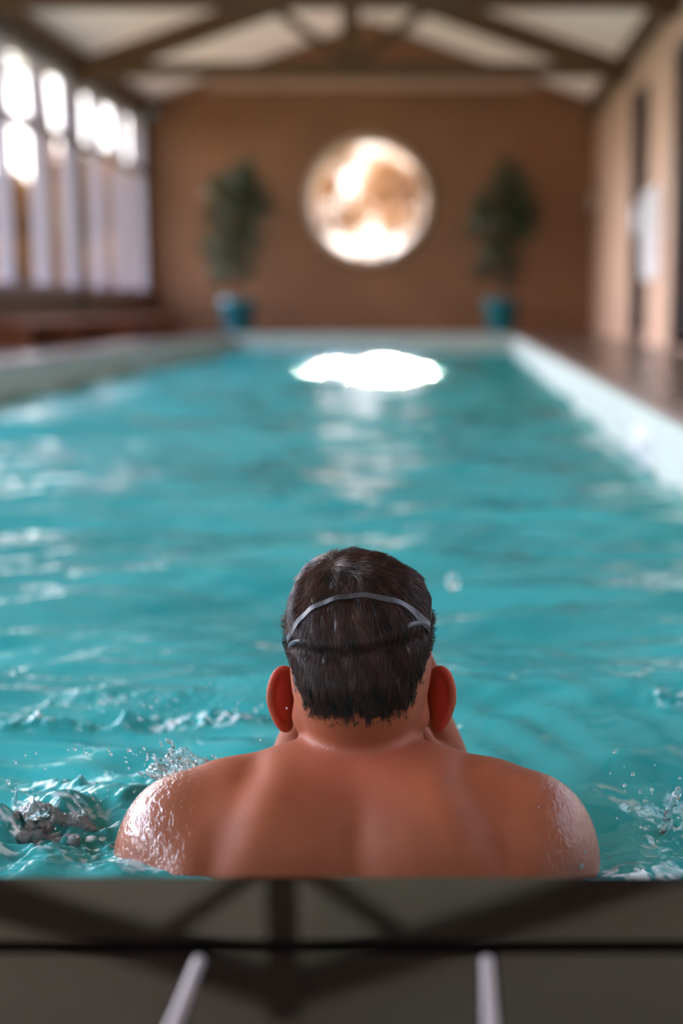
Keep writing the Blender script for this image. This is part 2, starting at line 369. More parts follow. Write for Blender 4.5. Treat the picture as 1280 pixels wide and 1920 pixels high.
# near ledge: polished slab strip, dark slot, tiles with pale joint strips
lg = empty('pool_ledge', (XM, 1.0, ZN), 'black polished stone ledge along the near pool end behind the swimmer', 'ledge')
b = MB(); b.box(XL, XR, .910, PYN, ZN-.06, ZN); b.build('edge_slab', M['granite'], lg)
b = MB(); b.box(XL, XR, .50, PYN-.005, ZN-.20, ZN-.045); b.build('slot_base', M['groove'], lg)
x = -.168-.19*19
while x < XR:
    xa, xb = max(x+.006, XL), min(x+.19-.006, XR)
    if xb-xa > .02:
        b = MB(); b.box(xa, xb, .52, .894, ZN-.045, ZN-.002); b.build('tile', M['granite'], lg)
    x += .19
for xj in (-.168, .022, -.358, .212):
    b = MB(); b.tube([(xj, .52, ZN-.005), (xj, .888, ZN-.005)], .0048, 12); o = b.build('joint_strip', M['bead'], lg, smooth=True)
    o['label'] = 'pale shiny joint strip'

# ================================================================== ROOF TRUSSES
order = ['nearest to the far wall, above the plants', 'second out from the far wall, at the top edge', 'third out from the far wall', 'fourth out from the far wall', 'above the swimmer', 'behind the near ledge']
for i, y in enumerate(TRUSS_Y):
    tr = empty('roof_truss', (XM, y, 2.71), 'brown timber roof truss '+order[i], 'roof truss', 'roof trusses across the pool hall')
    hw = .07
    b = MB(); b.box(XL, XR, y-hw, y+hw, 2.62, 2.75); b.build('tie_beam', M['timber'], tr, bevel=.006)
    for s in (-1, 1):
        xe = XL if s < 0 else XR
        dz = sl*.0
        b = MB(); b.bar((xe+(-s)*.02, y, EAVE-.21), (XM, y, PEAK-.21), .12, .22, (0, 0, 1)); b.build('rafter', M['timber'], tr)
        b = MB(); b.bar((XM+s*.06, y, 2.76), (XM+s*.78, y, 3.30), .09, .10); b.build('strut', M['timber'], tr)
    b = MB(); b.box(XM-.09, XM+.09, y-hw, y+hw, 2.75, PEAK-.05); b.build('king_post', M['timber'], tr)

# ================================================================== FURNISHINGS
def leaves(n, sampler, size, name, m, parent, nrm_up=.4):
    V = np.zeros((n*4, 3)); 
    for k in range(n):
        c = Vector(sampler()); a = Vector((random.gauss(0,1), random.gauss(0,1), random.gauss(0,1)-.4)).normalized()
        s = a.cross(Vector((random.gauss(0,1), random.gauss(0,1), random.gauss(0,1)))).normalized(); L = size*random.uniform(.7,1.3); W = L*.45
        nn = a.cross(s)*L*.12
        V[4*k] = c-a*L*.5; V[4*k+1] = c+s*W*.5+nn; V[4*k+2] = c+a*L*.5; V[4*k+3] = c-s*W*.5+nn
    me = np_mesh(name, V, np.arange(n*4).reshape(-1, 4)); me.polygons.foreach_set('use_smooth', [False]*n)
    return fin(name, me, m, parent)
def ficus(x, y, blobs, label, pot_label, seed):
    random.seed(seed)
    blobs = [(bx*1.18, bz, r_*1.10) for bx, bz, r_ in blobs]
    t = empty('potted_ficus', (x, y, 0), label, 'potted plant', 'potted ficus trees by the far wall')
    b = MB(); b.lathe([(0, .0), (.155, 0), (.165, .02), (.205, .33), (.225, .35), (.232, .41), (.215, .415), (.205, .38), (.19, .36)], (x, y, 0.006), 40); b.build('pot', M['teal'], t, smooth=True)
    b = MB(); b.lathe([(0, .37), (.2, .365)], (x, y, 0), 24); b.build('soil', M['soil'], t)
    b = MB(); b.tube([(x, y, .36), (x+.03, y, .7), (x-.02, y, 1.1), (x+.02, y, 1.5), (x+.03, y, 1.9)], [.028,.024,.02,.014,.006], 8)
    for bx, bz, r in blobs: b.tube([(x, y, bz-.25), (x+bx*.5, y, bz-.08), (x+bx, y, bz)], [.012,.009,.004], 6)
    b.build('trunk', M['bark'], t, smooth=True)
    tot = sum(r**2 for _, _, r in blobs)
    def samp():
        u = random.random()*tot
        for bx, bz, r in blobs:
            u -= r*r
            if u <= 0: break
        v = Vector((random.gauss(0,1), random.gauss(0,1), random.gauss(0,1))).normalized()*r*random.random()**.45
        return (x+bx+v.x, y+v.y*.8, bz+v.z)
    o = leaves(1500, samp, .095, 'foliage', M['ficus'], t); o['kind'] = 'stuff'
ficus(-2.62, 17.5, [(.08,1.85,.22),(-.14,1.68,.22),(.16,1.62,.24),(0,1.72,.24),(-.25,1.42,.15),(-.05,1.35,.26),(.1,1.2,.25),(.28,1.5,.16),(-.18,1.05,.24),(.05,.95,.24),(.08,.75,.18),(-.18,.72,.16),(.13,2.02,.12)],
      'leafy ficus tree in a teal pot, left of the round window', '', 3)
ficus(.58, 17.5, [(.02,2.0,.14),(.12,1.85,.2),(-.02,1.72,.22),(.22,1.6,.24),(-.15,1.5,.22),(.1,1.45,.27),(-.22,1.3,.16),(.25,1.25,.2),(.0,1.15,.25),(-.05,.9,.22),(.12,.85,.18),(-.2,.75,.14),(.3,1.42,.2),(.1,.65,.12)],
      'leafy ficus tree in a teal pot, right of the round window', '', 5)
# wall radiator / louvred panel
rd = empty('louvred_panel', (XR-.03, 12.9, .57), 'white louvred panel fixed to the right wall between the dark doors', 'vent panel')
b = MB(); b.box(XR-.045, XR-.005, 12.3, 13.2, .57, 1.36); b.build('housing', M['white'], rd, bevel=.008)
b = MB()
for k in range(12): b.box(XR-.062, XR-.04, 12.36, 13.14, .74+k*.048, .762+k*.048)
b.build('louvres', M['white'], rd)
# round wall lamp in corner
lp = empty('wall_lamp', (XR-.1, 18.0, 1.6), 'small round pale wall lamp in the far right corner', 'lamp')
b = MB(); b.lathe([(.001, -.09), (.05, -.08), (.085, -.05), (.09, -.02), (.085, 0)], (XR, 17.95, 1.60), 28, 'X'); b.build('lamp_shade', M['lampglass'], lp, smooth=True)
b = MB(); b.lathe([(.0, -.012), (.1, -.012), (.1, 0)], (XR, 17.95, 1.60), 28, 'X'); b.build('lamp_base', M['sill'], lp)
# loudspeaker in far left corner under eave
sp = empty('loudspeaker', (XL+.12, 17.9, 2.7), 'small dark loudspeaker high in the far left corner', 'loudspeaker')
b = MB(); b.box(XL+.04, XL+.22, 17.85, 18.0, 2.58, 2.80); b.build('cabinet', M['darkframe'], sp, bevel=.02)
b = MB(); b.lathe([(.0, -.008), (.06, -.008), (.07, 0)], (XL+.13, 17.85, 2.68), 24, 'Y'); b.build('speaker_cone', M['steel'], sp)
# low wooden benches by left wall
for i, (y0, y1, lab) in enumerate(((14.9, 17.6, 'low reddish wooden bench below the windows, the one nearer the far wall'), (11.2, 14.4, 'low reddish wooden bench below the windows, the one nearer the left edge'))):
    bn = empty('bench', (XL+.3, (y0+y1)/2, 0), lab, 'bench', 'low wooden benches under the left windows')
    b = MB()
    for k in range(4): b.box(XL+.06+k*.11, XL+.155+k*.11, y0, y1, .19, .215)
    b.build('seat', M['redwood'], bn)
    for y in (y0+.15, (y0+y1)/2, y1-.15):
        b = MB(); b.box(XL+.08, XL+.46, y-.03, y+.03, 0, .19); b.build('leg', M['redwood'], bn)
# wall fitting on right pool wall
sk = empty('wall_inlet', (PXR, 5.15, -.15), 'blue-grey inlet fitting on the right pool wall at the waterline', 'pool fitting')
b = MB(); b.box(PXR-.02, PXR, 4.95, 5.30, -.36, -.10); b.build('face_plate', M['white'], sk, bevel=.006)
b = MB(); b.box(PXR-.026, PXR-.012, 5.0, 5.12, -.33, -.13); b.build('flap', M['steel'], sk, bevel=.004)

# ================================================================== GARDEN OUTSIDE
b = MB(); b.box(-90, 60, -40, 120, -.6, -.36); struct(b, 'ground', M['grass'])
def tree(x, y, hgt, r, m, label, cx=0, n=2600, low=.30, leaf=.17):
    t = empty('garden_tree', (x, y, -.36), label, 'tree', 'trees in the garden outside')
    b = MB(); b.tube([(x, y, -.4), (x+.1, y, hgt*.35), (x-.05, y+.1, hgt*.65), (x, y, hgt*.9)], [.16,.12,.08,.03], 8)
    for k in range(7):
        a = random.random()*6.3; z = hgt*random.uniform(.3,.7); b.tube([(x, y, z), (x+math.cos(a)*r*.6, y+math.sin(a)*r*.6, z+.25*r)], [.05,.02], 6)
    b.build('trunk', M['bark'], t, smooth=True)
    cl = [(random.gauss(0,.45)*r, random.gauss(0,.45)*r, random.uniform(low,.95)*hgt, random.uniform(.2,.42)*r) for _ in range(26)]
    def samp():
        c = random.choice(cl); v = Vector((random.gauss(0,1), random.gauss(0,1), random.gauss(0,1))).normalized()*c[3]*random.random()**.4
        return (x+c[0]+v.x, y+c[1]+v.y, c[2]+v.z)
    o = leaves(n, samp, leaf, 'foliage', m, t); o['kind'] = 'stuff'
    return t
random.seed(11)
for i, (x, y, h, r, m, lab, low) in enumerate([
    (-7.6, 30.5, 3.1, 1.7, 'autumn', 'orange tree outside, seen through the left windows nearest the far wall', .10),
    (-9.9, 36.0, 3.0, 2.0, 'green', 'pale green tree outside, seen behind the middle of the left windows', .10),
    (-7.9, 27.0, 2.6, 1.2, 'autumn', 'orange bush outside at the left edge of the left windows', .10),
    (-13.0, 42.0, 3.2, 2.2, 'autumn', 'distant amber tree outside at the far left edge of the windows', .10),
    (-11.5, 52.0, 3.8, 2.8, 'green', 'distant green tree outside behind the orange trees', .10),
    (-6.4, 22.8, 6.8, 2.8, 'green', 'high overhanging tree crown outside the top of the left windows', .62),
    (-4.7, 47.0, 5.9, 2.2, 'autumn', 'golden tree at the left side of the round window view', .12),
    (-1.3, 52.0, 5.9, 2.6, 'autumn', 'golden tree at the right side of the round window view', .12),
    (-3.0, 60.0, 8.0, 3.6, 'autumn', 'tall pale golden tree at the back of the round window view', .12)]):
    tree(x, y, h, r, M[m], lab, n=15000 if low < .5 else 15000, low=low, leaf=.15)

# ================================================================== IMPLICIT SURFACES
def surface_nets(sdf, lo, hi, h, B=12, margin=1.25):
    lo = np.array(lo, float); n = np.ceil((np.array(hi)-lo)/h/B).astype(int)*B
    F = np.empty(tuple(n), np.float32)
    nb = n//B
    bi = np.stack(np.meshgrid(*[np.arange(k) for k in nb], indexing='ij'), -1).reshape(-1, 3)
    cen = lo+(bi*B+(B-1)/2)*h
    d = sdf(cen); R = B*h*.866*margin+.006
    off = np.stack(np.meshgrid(*[np.arange(B)]*3, indexing='ij'), -1).reshape(-1, 3)
    for q in np.where(np.abs(d) >= R)[0]:
        i, j, k = bi[q]*B; F[i:i+B, j:j+B, k:k+B] = 1 if d[q] > 0 else -1
    act = np.where(np.abs(d) < R)[0]
    for s in range(0, len(act), 200):
        q = act[s:s+200]; idx = bi[q][:, None, :]*B+off[None]
        v = sdf(lo+idx.reshape(-1, 3)*h).reshape(len(q), B, B, B)
        for a, qq in enumerate(q):
            i, j, k = bi[qq]*B; F[i:i+B, j:j+B, k:k+B] = v[a]
    S = F < 0
    C = np.stack([S[a:n[0]-1+a, b_:n[1]-1+b_, c:n[2]-1+c] for a in (0,1) for b_ in (0,1) for c in (0,1)], -1)
    cnt = C.sum(-1); mixed = (cnt > 0) & (cnt < 8); del C
    cells = np.argwhere(mixed); idx = np.full(mixed.shape, -1, np.int64); idx[mixed] = np.arange(len(cells))
    acc = np.zeros((len(cells), 3)); num = np.zeros(len(cells))
    corners = [(a,b_,c) for a in (0,1) for b_ in (0,1) for c in (0,1)]
    for a in range(8):
        for b_ in range(a+1, 8):
            ca, cb = np.array(corners[a]), np.array(corners[b_])
            if np.abs(ca-cb).sum() != 1: continue
            pa = cells+ca; pb = cells+cb
            fa = F[pa[:,0], pa[:,1], pa[:,2]]; fb = F[pb[:,0], pb[:,1], pb[:,2]]
            m = (fa < 0) != (fb < 0); t = fa[m]/(fa[m]-fb[m]+1e-12)
            acc[m] += ca+(cb-ca)*t[:, None]; num[m] += 1
    V = lo+(cells+acc/num[:, None])*h
    Q = []
    for ax in range(3):
        s0 = [slice(1, n[k]-1) for k in range(3)]; s1 = list(s0); s0[ax] = slice(0, n[ax]-1); s1[ax] = slice(1, n[ax])
        A = S[tuple(s0)]; Bm = S[tuple(s1)]
        e = np.argwhere(A != Bm); base = e.copy()
        for k in range(3):
            if k != ax: base[:, k] += 1
        u, v = [(1,2),(2,0),(0,1)][ax]
        du = np.zeros(3, int); du[u] = 1; dv = np.zeros(3, int); dv[v] = 1
        q = np.stack([idx[tuple((base-o_).T)] for o_ in (du*0, du, du+dv, dv)], -1)
        ins = A[tuple(e.T)]
        q[~ins] = q[~ins][:, ::-1]
        Q.append(q)
    Q = np.concatenate(Q); Q = Q[(Q >= 0).all(1)]
    return V, Q
def smin(a, b, k):
    h = np.clip(.5+.5*(b-a)/k, 0, 1); return b+(a-b)*h-k*h*(1-h)
def ell(p, c, r, R=None):
    q = p-np.array(c)
    if R is not None: q = q@R
    q = q/np.array(r); k0 = np.sqrt((q*q).sum(-1))+1e-9; k1 = np.sqrt(((q/np.array(r))**2).sum(-1))+1e-9
    return k0*(k0-1)/k1
def cap(p, a, b, ra, rb=None):
    rb = ra if rb is None else rb; a = np.array(a, float); b = np.array(b, float); d = b-a
    t = np.clip(((p-a)@d)/(d@d), 0, 1)
    q = p-a-t[:, None]*d
    return np.sqrt((q*q).sum(-1))-(ra+(rb-ra)*t)
def chain(p, pts, rr, k=.004):
    d = None
    for i in range(len(pts)-1):
        c = cap(p, pts[i], pts[i+1], rr[i], rr[i+1]); d = c if d is None else smin(d, c, k)
    return d
def unit(v): v = np.array(v, float); return v/np.linalg.norm(v)
def sstep(x, a, b):
    t = np.clip((x-a)/(b-a), 0, 1); return t*t*(3-2*t)

# ================================================================== THE SWIMMER
X0 = -.100
HC = np.array([X0, 1.508, -.024])           # middle of the skull
HA = math.radians(17)                       # head bowed forward
HU = np.array([0, math.sin(HA), math.cos(HA)]); HF = np.array([0, math.cos(HA), -math.sin(HA)]); HX = np.array([1., 0, 0])
HR = np.stack([HX, HF, HU], -1)             # columns: right, front, up
def hp(x, f, u): return HC+HX*x+HF*f+HU*u
def skull(p):
    d = ell(p, HC, (.0765, .097, .089), HR)
    d = smin(d, ell(p, hp(0, -.020, -.050), (.065, .070, .062), HR), .03)      # occiput
    d = smin(d, cap(p, (X0, 1.478, -.175), hp(0, -.012, -.075), .056, .051), .018)  # neck
    return d
def head(p):
    d = skull(p)
    d = smin(d, ell(p, hp(0, .030, -.062), (.057, .062, .070), HR), .025)      # face block
    d = smin(d, ell(p, hp(0, .066, -.112), (.026, .022, .018), HR), .03)       # chin
    for s in (-1, 1):
        d = smin(d, cap(p, hp(s*.058, .0, -.075), hp(s*.022, .062, -.112), .014, .014), .02)   # jaw
        d = smin(d, ell(p, hp(s*.040, .070, -.040), (.022, .018, .016), HR), .015)             # cheek
        d = smin(d, cap(p, hp(s*.012, .093, .014), hp(s*.045, .080, .016), .007, .006), .012)  # brow
        d = -smin(-d, ell(p, hp(s*.031, .096, -.004), (.015, .010, .010), HR), .008)           # eye socket
        d = smin(d, ell(p, hp(s*.031, .078, -.004), (.012, .012, .012), HR), .002)             # eyeball
    d = smin(d, cap(p, hp(0, .094, .002), hp(0, .112, -.036), .006, .011), .010)   # nose
    for s in (-1, 1): d = smin(d, ell(p, hp(s*.011, .102, -.040), (.007, .009, .006), HR), .005)
    d = smin(d, cap(p, hp(-.018, .088, -.066), hp(.018, .088, -.066), .006, .006), .006)   # lips
    d = smin(d, cap(p, hp(-.014, .086, -.077), hp(.014, .086, -.077), .006, .006), .004)
    return d
def ear(p, s):
    # auricle: an upright cupped shell, flaring out and back from the side of the head
    c = np.array([X0+s*.0835, 1.505, -.080])
    u = unit((s*.80, -.52, .06)); v = unit((s*.22, .10, 1.0)); v = unit(v-u*(u@v)); n = np.cross(u, v)
    R = np.stack([u, v, n], -1)
    q = (p-c)@R
    # bend the plate: rim curls forward
    fwd = 1 if n[1] > 0 else -1
    q = q.copy(); q[:, 2] += -fwd*(.22*np.abs(q[:, 0])**1.0*0+7*q[:, 0]**2)
    r = np.array([.0165, .034, .0034])
    w = q/r; w[:, 0] *= 1+.30*np.clip(-q[:, 1]/.034, 0, 1)   # lobe is narrower
    k0 = np.sqrt((w*w).sum(-1))+1e-9; k1 = np.sqrt(((w/r)**2).sum(-1))+1e-9
    d = k0*(k0-1)/k1
    # helix rim
    for a0, a1 in zip(np.linspace(-1.9, 2.3, 22)[:-1], np.linspace(-1.9, 2.3, 22)[1:]):
        def rim(a):
            x = .0165*math.cos(a)*(1-.25*max(0, -math.sin(a))); y = .0315*math.sin(a); return c+R@np.array([x, y, fwd*(7*x*x+.001)])
        d = smin(d, cap(p, rim(a0), rim(a1), .0034), .004)
    return d
FING = {}
def hand(p, s):
    """one hand at the cheek, finger tips on the goggle cup, thumb by the jaw"""
    wr = np.array([X0+s*.100, 1.628, -.205])
    mid = np.array([X0+s*.076, 1.636, -.146])
    d = cap(p, wr, mid, .024, .022)
    # palm as broad flat body: knuckle row
    kn = [np.array([X0+s*.062, 1.668, -.112]), np.array([X0+s*.067, 1.650, -.108]), np.array([X0+s*.070, 1.632, -.110]), np.array([X0+s*.071, 1.615, -.117])]
    for k_ in kn: d = smin(d, cap(p, wr+(k_-wr)*.25, k_, .015, .0115), .012)
    tips = [(.042, 1.640, -.046, .082), (.048, 1.628, -.050, .086), (.056, 1.614, -.056, .080), (.062, 1.600, -.072, .064)]
    for i, (tx, ty, tz, L) in enumerate(tips):
        a = kn[i]; t = np.array([X0+s*tx, ty, tz]); bow = np.array([s*.009, .006, .006])
        p1 = a+(t-a)*.42+bow; p2 = a+(t-a)*.76+bow*.8
        r0 = .0098 if i < 3 else .0085
        d = smin(d, chain(p, [a, p1, p2, t], [r0+.001, r0, r0-.0008, r0-.002], .003), .0045)
    # thumb leaves the side of the palm near its base
    th0 = wr+np.array([-s*.010, -.012, .018]); th1 = np.array([X0+s*.074, 1.590, -.166]); th2 = np.array([X0+s*.064, 1.575, -.145]); th3 = np.array([X0+s*.056, 1.568, -.122])
    d = smin(d, chain(p, [th0, th1, th2, th3], [.015, .0125, .0108, .0088], .006), .008)
    return d
SC_L = [(-.108, -.128), (-.152, -.235)]; SC_R = [(.112, -.135), (.172, -.238)]
def seg2(p, a, b):
    q = np.stack([p[:, 0]-X0, p[:, 2]], -1); a = np.array(a); b = np.array(b); d = b-a
    t = np.clip(((q-a)@d)/(d@d), 0, 1); e = q-a-t[:, None]*d; return np.sqrt((e*e).sum(-1))
def trunk(p):
    d = ell(p, (X0, 1.450, -.265), (.188, .115, .150))
    d = smin(d, ell(p, (X0, 1.430, -.45), (.158, .112, .25)), .06)
    d = smin(d, ell(p, (X0, 1.43, -.70), (.160, .115, .13)), .05)
    for s in (-1, 1):
        d = smin(d, ell(p, (X0+s*.088, 1.393, -.225), (.092, .068, .088)), .035)              # shoulder blades
        d = smin(d, cap(p, (X0+s*.040, 1.448, -.168), (X0+s*.172, 1.425, -.190), .050, .050), .03)
        d = smin(d, cap(p, (X0+s*.040, 1.462, -.160), (X0+s*.140, 1.440, -.168), .036, .034), .03)   # trapezius
        d = smin(d, ell(p, (X0+s*.190, 1.410, -.226), (.062, .064, .080)), .03)             # deltoid
        d = smin(d, ell(p, (X0+s*.150, 1.374, -.275), (.058, .058, .085)), .03)
        el = (X0+s*.238, 1.640, -.415)
        d = smin(d, cap(p, (X0+s*.196, 1.435, -.255), el, .050, .037), .02)
        d = smin(d, chain(p, [el, (X0+s*.185, 1.642, -.33), (X0+s*.100, 1.628, -.205)], [.036, .038, .024], .02), .012)
        d = smin(d, chain(p, [(X0+s*.085, 1.44, -.76), (X0+s*.12, 1.62, -1.08), (X0+s*.11, 1.50, -1.38)], [.085, .058, .045], .03), .04)
        d = smin(d, cap(p, (X0+s*.11, 1.49, -1.40), (X0+s*.13, 1.64, -1.425), .036, .024), .03)
    return d
def body(p):
    d = smin(trunk(p), head(p), .014)
    for s in (-1, 1):
        m = (np.abs(p[:, 0]-X0-s*.09) < .06) & (np.abs(p[:, 1]-1.51) < .05) & (np.abs(p[:, 2]+.08) < .06)
        if m.any(): d[m] = smin(d[m], ear(p[m], s), .0045)
        m = (np.abs(p[:, 0]-X0-s*.09) < .09) & (np.abs(p[:, 1]-1.63) < .09) & (np.abs(p[:, 2]+.13) < .14)
        if m.any():
            hd = hand(p[m], s); d[m] = np.minimum(smin(d[m], hd, .003), d[m])
    # furrows and ridges of the back
    back = sstep(-p[:, 1], -1.49, -1.42)*(p[:, 2] < -.06)
    x = p[:, 0]-X0
    d = d+back*.0045*np.exp(-((x-.004)/.018)**2)*sstep(-p[:, 2], .13, .19)
    d = d+back*.0050*np.exp(-(seg2(p, *SC_L)/.017)**2)+back*.0055*np.exp(-(seg2(p, *SC_R)/.017)**2)
    d = d-back*.0012*np.exp(-(seg2(p, (-.078, -.13), (-.118, -.235))/.018)**2)-back*.0012*np.exp(-(seg2(p, (.080, -.13), (.130, -.235))/.018)**2)
    return d
V, Q = surface_nets(body, (X0-.32, 1.25, -1.47), (X0+.32, 1.80, .10), .0024)
me = np_mesh('body', V, Q)
def earmask(V):
    m = np.zeros(len(V))
    e_ = np.abs(V[:, 0]-X0)
    for s in (-1, 1):
        c = np.array([X0+s*.092, 1.505, -.080]); m = np.maximum(m, np.exp(-(((V-c)/np.array([.016, .03, .036]))**2).sum(1)))
    return np.clip(m*1.6, 0, 1)*(1-.75*sstep(e_, .091+.10*(V[:, 2]+.08), .099+.10*(V[:, 2]+.08)))
vattr(me, 'redness', earmask(V))
nape = np.exp(-(((V-np.array([X0, 1.43, -.125]))/np.array([.065, .05, .035]))**2).sum(1))
vattr(me, 'nape', nape)
wet = sstep(-(V[:, 0]-X0), .150, .195)*1.0+sstep(V[:, 0]-X0, .17, .22)*.6+nape*.12+sstep(V[:, 2], -.02, -.08)*0
vattr(me, 'wetness', np.clip(wet, 0, 1))
def skin_mat():
    m = mat('wet_tanned_skin', (.42,.17,.09), .62); b = m.node_tree.nodes['Principled BSDF']
    b.inputs['Specular IOR Level'].default_value = .3; b.inputs['Subsurface Weight'].default_value = .25; b.inputs['Subsurface Radius'].default_value = (1.0, .28, .14); b.inputs['Subsurface Scale'].default_value = .012
    tcn = nd(m, 'ShaderNodeTexCoord')
    n = nd(m, 'ShaderNodeTexNoise'); n.inputs['Scale'].default_value = 16; n.inputs['Detail'].default_value = 5
    r = nd(m, 'ShaderNodeValToRGB'); r.color_ramp.elements[0].position = .3; r.color_ramp.elements[0].color = (.205,.050,.019,1)
    r.color_ramp.elements[1].position = .72; r.color_ramp.elements[1].color = (.280,.078,.032,1)
    lk(m, tcn.outputs['Object'], n.inputs['Vector']); lk(m, n.outputs['Fac'], r.inputs[0])
    def att(nm):
        a = nd(m, 'ShaderNodeAttribute'); a.attribute_name = nm; return a.outputs['Fac']
    mx = nd(m, 'ShaderNodeMix', data_type='RGBA'); lk(m, att('nape'), mx.inputs[0]); lk(m, r.outputs[0], mx.inputs[6]); mx.inputs[7].default_value = (.30,.075,.04,1)
    mx2 = nd(m, 'ShaderNodeMix', data_type='RGBA'); lk(m, att('redness'), mx2.inputs[0]); lk(m, mx.outputs[2], mx2.inputs[6]); mx2.inputs[7].default_value = (.36,.030,.015,1)
    # freckles
    vo = nd(m, 'ShaderNodeTexVoronoi'); vo.inputs['Scale'].default_value = 42; lk(m, tcn.outputs['Object'], vo.inputs['Vector'])
    fr = nd(m, 'ShaderNodeMapRange'); fr.inputs['From Min'].default_value = .05; fr.inputs['From Max'].default_value = .11; fr.inputs['To Min'].default_value = .45; fr.inputs['To Max'].default_value = 0
    lk(m, vo.outputs['Distance'], fr.inputs['Value'])
    n4 = nd(m, 'ShaderNodeTexNoise'); n4.inputs['Scale'].default_value = 25; lk(m, tcn.outputs['Object'], n4.inputs['Vector'])
    gt = nd(m, 'ShaderNodeMath', operation='GREATER_THAN'); gt.inputs[1].default_value = .60; lk(m, n4.outputs['Fac'], gt.inputs[0])
    ml = nd(m, 'ShaderNodeMath', operation='MULTIPLY'); lk(m, fr.outputs[0], ml.inputs[0]); lk(m, gt.outputs[0], ml.inputs[1])
    mx3 = nd(m, 'ShaderNodeMix', data_type='RGBA'); lk(m, ml.outputs[0], mx3.inputs[0]); lk(m, mx2.outputs[2], mx3.inputs[6]); mx3.inputs[7].default_value = (.12,.04,.02,1)
    lk(m, mx3.outputs[2], b.inputs['Base Color'])
    # pores
    nb_ = nd(m, 'ShaderNodeTexNoise'); nb_.inputs['Scale'].default_value = 420; nb_.inputs['Detail'].default_value = 2; lk(m, tcn.outputs['Object'], nb_.inputs['Vector'])
    bp = nd(m, 'ShaderNodeBump'); bp.inputs['Strength'].default_value = .15; bp.inputs['Distance'].default_value = .001
    lk(m, nb_.outputs['Fac'], bp.inputs['Height']); lk(m, bp.outputs[0], b.inputs['Normal'])
    # water film: broken rivulets
    nw = nd(m, 'ShaderNodeTexNoise'); nw.inputs['Scale'].default_value = 120; nw.inputs['Detail'].default_value = 3; nw.inputs['Distortion'].default_value = .8
    mp = nd(m, 'ShaderNodeMapping'); mp.inputs['Scale'].default_value = (1.3, 1, .6); lk(m, tcn.outputs['Object'], mp.inputs[0]); lk(m, mp.outputs[0], nw.inputs['Vector'])
    bw = nd(m, 'ShaderNodeBump'); bw.inputs['Strength'].default_value = .8; bw.inputs['Distance'].default_value = .003
    lk(m, nw.outputs['Fac'], bw.inputs['Height']); lk(m, bw.outputs[0], b.inputs['Coat Normal'])
    b.inputs['Coat Roughness'].default_value = .05; b.inputs['Coat IOR'].default_value = 1.7
    mw = nd(m, 'ShaderNodeMapRange'); mw.inputs['To Min'].default_value = .0; mw.inputs['To Max'].default_value = 1.0; lk(m, att('wetness'), mw.inputs['Value']); lk(m, mw.outputs[0], b.inputs['Coat Weight'])
    return m
M['skin'] = skin_mat()
person = fin('person', me, M['skin'], None, True)
tag(person, 'bare-backed person with short dark wet hair standing in the pool, hands raised to the face', 'person')

# ---------------- hair
def to_head(p): q = p-HC; return q@HX, q@HF, q@HU
def hairline(x, f, u):
    """signed height above the hairline, metres (positive = hair grows)"""
    back = -.087+.030*np.clip(np.abs(x)/.062, 0, 1.3)**5+.004*np.sin(x*260)*0
    back = back+.002*np.sin(x*310+1)+.001*np.sin(x*830)
    side = np.interp(f, [-.05, -.028, -.010, .010, .035, .055, .075, .1], [0, .012, .060, .082, .095, .120, .145, .155])
    return u-(back+side)
def hair_t(p):
    x, f, u = to_head(p); hl = hairline(x, f, u)
    t = -.0025+.0100*sstep(hl, -.004, .045)
    t = t+.0035*sstep(u, -.040, .0)*sstep(hl, 0, .02)
    # step in the hair where the lower strap presses in
    z0 = -.006+.010*sstep(x, -.04, .07)-.0*x
    gz = p[:, 2]-z0
    t = t+.0030*sstep(gz, .0, .012)-.0035*np.exp(-(gz/.0045)**2)*(f < .02)*sstep(-np.abs(x), -.076, -.062)
    # tousled crown, lumps
    t = t+.0022*np.sin(x*150+u*60+f*40)*np.sin(f*120-x*70)*sstep(hl, 0, .03)
    t = t+.006*np.exp(-(((x+.042)/.022)**2+((f+.02)/.05)**2+((u-.085)/.03)**2))
    return t
def hair_sdf(p): return skull(p)-hair_t(p)
HV, HQ = surface_nets(hair_sdf, (X0-.11, 1.37, -.16), (X0+.11, 1.65, .11), .0022)
tv = hair_t(HV); keepv = tv > -.0015
HQ = HQ[keepv[HQ].all(1)]; used = np.unique(HQ); rm = np.full(len(HV), -1); rm[used] = np.arange(len(used)); HQ = rm[HQ]; HV = HV[used]
# strands
def grad(f, p, e=.0008):
    g = np.stack([f(p+np.eye(3)[k]*e)-f(p-np.eye(3)[k]*e) for k in range(3)], -1); return g/(np.linalg.norm(g, axis=1)[:, None]+1e-9)
NS = 30000
tri = np.concatenate([HQ[:, :3], HQ[:, [0, 2, 3]]]); A, B_, C_ = HV[tri[:, 0]], HV[tri[:, 1]], HV[tri[:, 2]]
ar = np.linalg.norm(np.cross(B_-A, C_-A), axis=1)
cenw = 1+1.2*(A[:, 1] < 1.53)
pick = rng.choice(len(tri), NS, p=ar*cenw/(ar*cenw).sum()); r1, r2 = np.sqrt(rng.random(NS)), rng.random(NS)
P = A[pick]*(1-r1)[:, None]+B_[pick]*(r1*(1-r2))[:, None]+C_[pick]*(r1*r2)[:, None]
whorl = hp(-.028, -.045, .082)
x, f, u = to_head(P); hl = hairline(x, f, u)
L = np.clip(.0045+.021*sstep(hl, .0, .06), .005, .03)*rng.uniform(.7, 1.25, NS)
